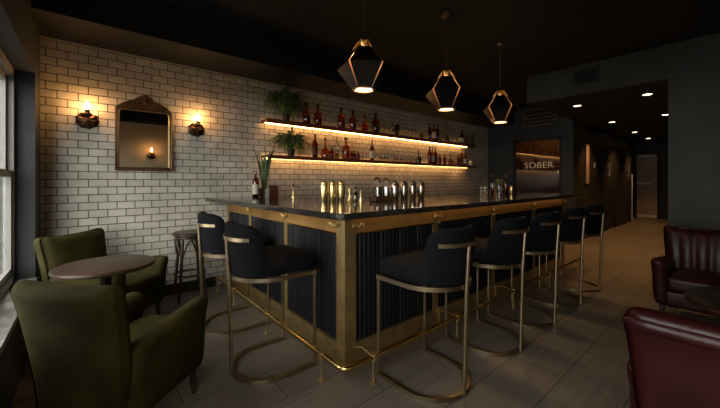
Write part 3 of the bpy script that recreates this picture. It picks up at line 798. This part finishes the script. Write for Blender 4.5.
# plants
def blade(m, base, ang, out, up, droop, w, n=7, tw=0.):
    """a leaf strip arching outwards"""
    c, s = math.cos(ang), math.sin(ang); sv = Vector((-s, c, 0))
    vs, fs = [], []
    for i in range(n+1):
        u = i/n
        r = out*u; z = up*math.sin(u*PI*.62)-droop*u*u*u
        ww = w*math.sin(PI*(.12+.86*u))
        p = Vector(base)+Vector((c*r, s*r, z))
        side = (sv*math.cos(tw)+Vector((0, 0, 1))*math.sin(tw))*ww
        vs += [tuple(p-side), tuple(p+Vector((0, 0, -ww*.35))), tuple(p+side)]
    for i in range(n):
        for j in range(2): fs.append((i*3+j, i*3+j+1, i*3+j+4, i*3+j+3))
    m.add(vs, fs)
def fern(x, y, z, rad, h, seed, label, n=95, right=.2):
    rn = random.Random(seed)
    t = thing('potted_fern', label, 'plant', (x, y, z), 0, 'ferns on the shelves')
    MB().lathe([(.045, 0), (.06, .08), (.066, .085), (.066, .10), (.055, .10), (.05, .085), (0, .085)], seg=18, cap=False).build('pot', 'pot', t)
    m = MB()
    for k in range(n):
        a = rn.uniform(0, 2*PI); o = rad*rn.uniform(.5, 1.05)
        if math.cos(a) > 0: o = min(o, right/max(.2, math.cos(a)))
        if math.sin(a) > 0: o = min(o, .10/max(.15, math.sin(a)))              # the wall stops them
        blade(m, (0, 0, .085), a, o, h*rn.uniform(.6, 1.15), h*rn.uniform(.2, 1.0), rn.uniform(.010, .017), 7, rn.uniform(-.5, .5))
    for k in range(22):
        a = rn.uniform(0, 2*PI); blade(m, (0, 0, .085), a, rad*rn.uniform(.1, .3), h*rn.uniform(1.1, 1.5), 0, .006, 6, rn.uniform(-.5, .5))
    m.build('fronds', 'leaf', t, recalc=False)
fern(x_at(286, 4.18), 4.18, UZ, .40, .33, 3, 'bushy green fern at the left end of the upper shelf', 320, .17)
fern(x_at(291, 4.18), 4.18, LZ, .36, .24, 5, 'bushy green fern at the left end of the lower shelf', 280, .18)
t = thing('dark_posy', 'dark bunch of dried flowers in a vase among the glasses on the upper shelf', 'flowers', (x_at(396.5, 4.2), 4.2, UZ))
MB().lathe([(.03, 0), (.04, .03), (.025, .08), (.03, .09)], seg=14).build('vase', 'pot', t)
m = MB(); rn = random.Random(9)
for k in range(26):
    a = rn.uniform(0, 6.28); r = rn.uniform(0, .09); zz = rn.uniform(.09, .22); m.sphere((r*math.cos(a), r*math.sin(a), zz), rn.uniform(.016, .030), 8, 5)
    m.tube([(0, 0, .05), (r*math.cos(a), r*math.sin(a), zz)], .002, 4)
m.build('blooms', 'pot', t)
t = thing('trailing_plant', 'trailing green plant in a pot at the far end of the upper shelf', 'plant', (x_at(471.5, 4.2), 4.2, UZ))
MB().lathe([(.035, 0), (.045, .07), (.048, .08), (.04, .08), (0, .07)], seg=14, cap=False).build('pot', 'pot', t)
m = MB(); rn = random.Random(4)
for k in range(60):
    a = rn.uniform(-PI, 0) if k % 3 else rn.uniform(0, PI); blade(m, (0, 0, .075), a, rn.uniform(.06, .12) if math.sin(a) < 0 else .07, rn.uniform(.08, .22), rn.uniform(.0, .5) if math.sin(a) < -.75 else .05, .007, 7)
m.build('leaves', 'leaf', t, recalc=False)

# ------------------------------------------------------------------ things on the bar
BZ = TZ+.001
t = thing('snake_plant', 'tall snake plant in a dark pot at the wall end of the bar', 'plant', (1.80, 4.13, BZ))
MB().lathe([(.05, 0), (.065, .03), (.062, .11), (.056, .115), (.05, .10), (0, .10)], seg=20, cap=False).build('pot', 'pot', t)
m = MB(); rn = random.Random(2)
for k in range(9):
    a = rn.uniform(0, 6.28) if k > 1 else (PI if k else 0); h = rn.uniform(.38, .55) if k > 1 else .60; lean = rn.uniform(.04, .10) if k > 1 else .13
    c, s = math.cos(a), math.sin(a); w = rn.uniform(.026, .036); b = rn.uniform(0, 3.1); vs, fs = [], []
    n = 10
    for i in range(n+1):
        u = i/n; ww = w*(.55+.45*math.sin(PI*min(1, u*1.15)))*(1 if u < .8 else max(.06, (1-u)/.2)); bb_ = b+.8*u
        p = Vector((c*(.02+lean*u*u*1.1), s*(.02+lean*u*u*(.5 if s > 0 else 1.)), .09+h*u)); d = Vector((math.cos(bb_), math.sin(bb_), 0)); nn = Vector((-d.y, d.x, 0))
        vs += [tuple(p-d*ww), tuple(p+nn*ww*.35), tuple(p+d*ww)]
    for i in range(n):
        for j in range(2): fs.append((i*3+j, i*3+j+1, i*3+j+4, i*3+j+3))
    m.add(vs, fs)
m.build('leaves', 'leaf2', t, recalc=False)
bottle('tall', 1.66, 4.06, BZ, 'brown_glass', 'dark bottle with pale label left of the snake plant on the bar', 'items by the snake plant', .95, 'label_paper')
t = thing('white_card', 'small white card standing in front of the snake plant pot', 'card', (1.79, 4.0, BZ), R(8)); 
MB().box((-.028, -.002, 0), (.028, .002, .11)).build('card_front', 'label_paper', t); MB().box((-.028, .002, 0), (.028, .03, .004)).build('card_foot', 'label_paper', t)
t = thing('menu_box', 'dark red box of menus right of the snake plant', 'box', (1.925, 4.1, BZ), R(-5)); 
m = MB(); m.box((-.045, -.06, 0), (.045, .06, .006)); m.box((-.045, -.06, 0), (.045, -.054, .13)); m.box((-.045, .054, 0), (.045, .06, .15)); m.box((-.045, -.06, 0), (-.039, .06, .14)); m.box((.039, -.06, 0), (.045, .06, .14)); m.build('box_body', 'dark_label', t)
MB().box((-.03, -.04, .007), (.03, .045, .145)).build('menu_cards', 'dark_wood', t)
t = thing('beer_tap', 'slim brass tap column standing on the inner edge of the bar', 'tap', (2.05, 3.78, BZ))
MB().lathe([(.03, 0), (.03, .008), (.012, .02), (.011, .15), (.014, .155), (.006, .17)], seg=14).build('column', 'gold', t)
MB().tube([(0, 0, .135), (.03, .0, .14), (.07, 0, .13), (.075, 0, .105)], .007, 8).build('spout', 'gold', t)
def shaker(x, y, label, mat, grp, s=1.):
    t = thing('cocktail_shaker', label, 'cocktail shaker', (x, y, BZ), 0, grp)
    MB().lathe([(.034*s, 0), (.036*s, .004), (.044*s, .10*s), (.044*s, .135*s)], seg=22).build('cup', mat, t)
    MB().lathe([(.0445*s, .135*s), (.0445*s, .142*s), (.0425*s, .168*s), (.038*s, .184*s)], seg=22).build('strainer_top', mat, t)
    MB().lathe([(.037*s, .184*s), (.034*s, .202*s), (.020*s, .215*s), (0, .217*s)], seg=18, cap=False).build('cap', mat, t)
for k, (u, yy) in enumerate(((324.3, 2.80), (332.6, 2.78), (341, 2.76))):
    shaker(x_at(u, yy), yy, ['leftmost of the three polished gold cocktail shakers on the bar', 'middle of the three polished gold cocktail shakers on the bar', 'rightmost of the three polished gold cocktail shakers on the bar'][k], 'gold', 'gold cocktail shakers', .97)
for k, u in enumerate((395, 404, 412.6, 421)):
    shaker(x_at(u, 2.40), 2.40, ['leftmost of the four steel cocktail shakers on the bar', 'second from left of the four steel cocktail shakers', 'third from left of the four steel cocktail shakers', 'rightmost of the four steel cocktail shakers on the bar'][k], 'steel', 'steel cocktail shakers', .97)
def jigger(x, y, label, s=1.):
    o = MB().lathe([(.026*s, 0), (.027*s, .003), (.009*s, .055*s), (.009*s, .062*s), (.024*s, .135*s), (.022*s, .135*s), (.006*s, .07*s), (0, .068*s)], seg=18, cap=False).build('jigger', 'gold')
    o.location = (x, y, BZ); tag(o, label, 'jigger', 'brass jiggers')
jigger(x_at(350, 2.58), 2.58, 'brass double jigger right of the gold shakers', 1.05)
jigger(x_at(361, 2.52), 2.52, 'smaller brass double jigger beside the wooden bar caddy', .8)
t = thing('bitters_bottle', 'small dark dasher bottle between the two brass jiggers', 'bottle', (x_at(355.5, 2.62), 2.62, BZ))
MB().lathe([(.022, 0), (.024, .006), (.024, .07), (.010, .09), (.009, .12)], seg=14).build('glass_body', 'green_glass', t); MB().lathe([(.012, .12), (.012, .135), (.004, .15)], seg=12).build('dasher_cap', 'black_metal', t)
# caddy with cut mixing glasses holding spoons and picks
cx = x_at(381, 2.46)
t = thing('bar_caddy', 'dark wooden caddy box left of the steel shakers', 'caddy', (cx, 2.44, BZ))
m = MB(); m.box((-.13, -.055, 0), (.13, .055, .008)); m.box((-.13, -.055, 0), (.13, -.047, .05)); m.box((-.13, .047, 0), (.13, .055, .05)); m.box((-.13, -.055, 0), (-.122, .055, .05)); m.box((.122, -.055, 0), (.13, .055, .05)); m.build('tray', 'dark_wood', t)
MB().box((-.004, -.047, .008), (.004, .047, .045)).build('divider', 'dark_wood', t)
for k, (dx, lab) in enumerate(((-.066, 'left cut-glass mixing glass with bar spoons in the wooden caddy'), (.062, 'right cut-glass mixing glass with bar spoons in the wooden caddy'))):
    g = thing('mixing_glass', lab, 'mixing glass', (cx+dx, 2.44, BZ+.009), 0, 'mixing glasses in the caddy')
    vs, fs = [], []; seg = 20; prof = [(.036, 0), (.042, .01), (.044, .14), (.041, .14), (.038, .012)]
    for i, (r, z) in enumerate(prof):
        for q in range(seg): a = 2*PI*q/seg; rr = r*(1+(.05 if q % 2 else 0)*(i in (1, 2))); vs.append((rr*math.cos(a), rr*math.sin(a), z))
    for i in range(len(prof)-1):
        for q in range(seg): fs.append((i*seg+q, i*seg+(q+1) % seg, (i+1)*seg+(q+1) % seg, (i+1)*seg+q))
    fs.append(tuple(range(seg)))
    MB().add(vs, fs).build('glass_body', 'smoky', g, ang=15)
    rn = random.Random(20+k)
    for q in range(5):
        a = 6.283*q/5+rn.uniform(-.3, .3)+k; r = .022
        s_ = thing('bar_spoon', '%s metal bar spoon standing in the %s mixing glass' % (OR[q], ('left', 'right')[k]), 'spoon', (cx+dx, 2.44, BZ+.023), 0, 'bar spoons in the mixing glasses')
        p1 = (r*math.cos(a)*1.35, r*math.sin(a)*1.35, .17+rn.uniform(0, .05))
        MB().tube([(.7*r*math.cos(a), .7*r*math.sin(a), 0), p1], .0022, 6).build('handle', 'bronze_leg', s_)
        MB().sphere(p1, .012, 8, 6, (1, 1, 1.3)).build('bowl', 'bronze', s_)
# far cluster
def cluster():
    y = 2.42
    for k, u in enumerate((481, 485)):
        tumbler(x_at(u, y), y, BZ, .036, .115, ['leftmost clear tumbler at the far end of the bar top', 'second clear tumbler at the far end of the bar top'][k], 'glasses at the far end of the bar')
    bottle('tall', x_at(492.5, y), y, BZ, 'clear', 'slim clear bottle between the far tumblers and the garnish jar', 'bottles at the far end of the bar', .85)
    bottle('tall', x_at(506, y), y, BZ, 'brown_glass', 'slim dark bottle right of the garnish jar on the far bar top', 'bottles at the far end of the bar', .85)
    t = thing('garnish_jar', 'glass jar of leafy green garnish on the far bar top', 'jar', (x_at(499, y), y, BZ))
    MB().lathe([(.045, 0), (.05, .006), (.05, .14), (.046, .14), (.046, .01), (0, .01)], seg=18, cap=False).build('jar_body', 'clear', t)
    m = MB(); rn = random.Random(8)
    for k in range(40): blade(m, (0, 0, .05), rn.uniform(0, 6.28), rn.uniform(.04, .12), rn.uniform(.12, .2), .02, .010, 5)
    m.build('herbs', 'leaf2', t, recalc=False)
    shaker(x_at(511.5, y), y, 'small gold shaker, last thing on the far bar top', 'gold', 'gold shaker at the far end', .62)
cluster()

# ------------------------------------------------------------------ sign, vents, hall fittings
cu = bpy.data.curves.new('sign_text', 'FONT'); cu.body = 'SOBER'; cu.size = .205; cu.extrude = .004; cu.space_character = 1.08; cu.offset = -.004
cu.align_x = 'CENTER'
to = bpy.data.objects.new('sign_text', cu); COL.objects.link(to)
dg = bpy.context.evaluated_depsgraph_get(); me = bpy.data.meshes.new_from_object(to.evaluated_get(dg)); bpy.data.objects.remove(to)
me.name = 'sign_lettering'; me.materials.clear(); me.materials.append(M['sign'])
sg = bpy.data.objects.new('sign_lettering', me); COL.objects.link(sg)
sg.rotation_euler = (PI/2, 0, -PI/2); sg.location = (XE+.035, 3.115, 1.63)
tag(sg, 'gold lettering SOBER on the dark window beyond the bar', 'sign')
t = thing('air_vent', 'dark louvred vent above the sign window', 'vent', (XE-.001, 3.07, 2.62))
m = MB()
for a, b in (((-.03, -.36, 0), (0, .36, .03)), ((-.03, -.36, .37), (0, .36, .40)), ((-.03, -.36, 0), (0, -.33, .40)), ((-.03, .33, 0), (0, .36, .40))): m.box(a, b)
m.build('frame', 'vent_lit', t)
for k in range(3): MB().box((-.022, -.33, .085+.085*k), (-.004, .33, .11+.085*k)).build('louvre', 'vent_lit', t)
MB().box((-.004, -.33, .03), (0, .33, .37)).build('backing', 'black_paint', t)
t = thing('air_grille', 'square grille set in the charcoal header above the hall', 'vent', (XH-.001, 1.545, 2.79))
m = MB()
for a, b in (((-.02, -.17, 0), (0, .17, .03)), ((-.02, -.17, .215), (0, .17, .245)), ((-.02, -.17, 0), (0, -.14, .245)), ((-.02, .14, 0), (0, .17, .245))): m.box(a, b)
m.build('frame', 'vent', t)
m = MB()
for k in range(9): m.box((-.012, -.14, .04+k*.02), (-.003, .14, .048+k*.02))
m.build('slats', 'black_paint', t); MB().box((-.002, -.14, .03), (0, .14, .215)).build('backing', 'black_paint', t)
dl = None
DLS = [(6.60, 1.90, 'nearest recessed downlight of the left row in the hall ceiling'), (6.55, .96, 'nearest recessed downlight of the right row in the hall ceiling'),
       (9.05, 1.93, 'second recessed downlight of the left row in the hall ceiling'), (8.85, 1.02, 'second recessed downlight of the right row, half hidden by the pier'),
       (11.4, 1.93, 'third recessed downlight of the left row in the hall ceiling'), (13.4, 1.94, 'farthest recessed downlight, near the hall end door')]
for x, y, lab in DLS:
    if dl is None:
        dl = o = thing('recessed_downlight', lab, 'ceiling light', (x, y, HZ), 0, 'recessed downlights in the hall')
        MB().lathe([(.056, -.008), (.070, -.006), (.073, 0), (.056, 0), (.056, -.008)], seg=24, cap=False).build('trim_ring', 'steel', o)
        MB().lathe([(0, -.006), (.055, -.006), (.055, -.001), (0, -.001)], seg=24, cap=False).build('lens', 'down_glow', o)
    else: o = copy_tree(dl); o['label'] = lab
    o.location = (x, y, HZ)
t = thing('wall_plaque', 'narrow upright rust-coloured panel on the hall wall by the corner', 'wall panel', (9.0, HY-.001, 1.27))
MB().box((-.12, -.02, 0), (.12, 0, .92)).build('panel_board', 'hall_door', t); 
m = MB(); m.box((-.13, -.024, -.01), (-.12, 0, .93)); m.box((.12, -.024, -.01), (.13, 0, .93)); m.box((-.12, -.024, .92), (.12, 0, .93)); m.box((-.12, -.024, -.01), (.12, 0, 0)); m.build('frame', 'vent', t)
t = thing('light_switch', 'pale light switch plate on the hall wall beside the first doorway', 'switch', (9.6, HY-.001, 1.72))
MB().rbox((0, -.005, 0), (.10, .009, .14), .004, (1, 1, 1), 2).build('plate', 'white_trim', t); MB().box((-.012, -.015, -.02), (.012, -.009, .02)).build('rocker', 'white_trim', t)
o = MB().tube([(0, 0, 0), (0, 0, 1.52)], .02, 10).build('corner_guard', 'satin'); o.location = (13.6, HY-.025, .02)
tag(o, 'slim upright steel pole on the hall wall near the end door', 'pole')

# ------------------------------------------------------------------ light
def spot(name, loc, energy, col, size, blend=.6, rad=.05):
    l = bpy.data.lights.new(name, 'SPOT'); l.energy = energy; l.color = col; l.spot_size = size; l.spot_blend = blend; l.shadow_soft_size = rad
    o = bpy.data.objects.new(name, l); COL.objects.link(o); o.location = loc; return o
WARM = (1, .62, .30)
for x, y, _ in DLS: spot('downlight_lamp', (x, y, HZ-.02), 75, (1, .50, .17), R(100), .7)
for x in (1.75, 2.90, 4.07): spot('pendant_lamp', (x, 2.03, 2.07), 32, WARM, R(130), .8, .07)
l = bpy.data.lights.new('rear_room_fill', 'POINT'); l.energy = 18; l.color = (1, .68, .38); l.shadow_soft_size = .1  # unseen lamp, added to warm the brown behind the sign window
o = bpy.data.objects.new('rear_room_fill', l); COL.objects.link(o); o.location = (9.2, 3.4, 2.7)
W = bpy.data.worlds.new('World'); S.world = W; W.use_nodes = True
nt = W.node_tree; bg = nt.nodes['Background']; bg.inputs[0].default_value = (1.0, .955, .88, 1); bg.inputs[1].default_value = 10.5
for yc in (2.98, .25):
    pl = bpy.data.lights.new('window_portal', 'AREA'); pl.shape = 'RECTANGLE'; pl.size = 1.98; pl.size_y = 1.78; pl.cycles.is_portal = True
    po = bpy.data.objects.new('window_portal', pl); COL.objects.link(po); po.location = (-.60, yc, 1.385); po.rotation_euler = (R(90), 0, R(-90))

# ------------------------------------------------------------------ camera
cd = bpy.data.cameras.new('Camera'); cam = bpy.data.objects.new('Camera', cd); COL.objects.link(cam)
cam.location = (0, 0, 1.34); cam.rotation_euler = (R(90), 0, -math.atan2(FX, FY))
cd.sensor_width = 36; cd.lens = 324/720*36; cd.shift_y = -23.5/720; cd.clip_start = .02
S.camera = cam
vs_ = S.view_settings
vs_.view_transform = 'Standard'; vs_.look = 'None'; vs_.exposure = 0; vs_.gamma = 1; vs_.use_curve_mapping = False
S.cycles.use_denoising = True; S.cycles.max_bounces = 8; S.cycles.transparent_max_bounces = 16
S.cycles.caustics_reflective = False; S.cycles.caustics_refractive = False; S.cycles.sample_clamp_indirect = 6
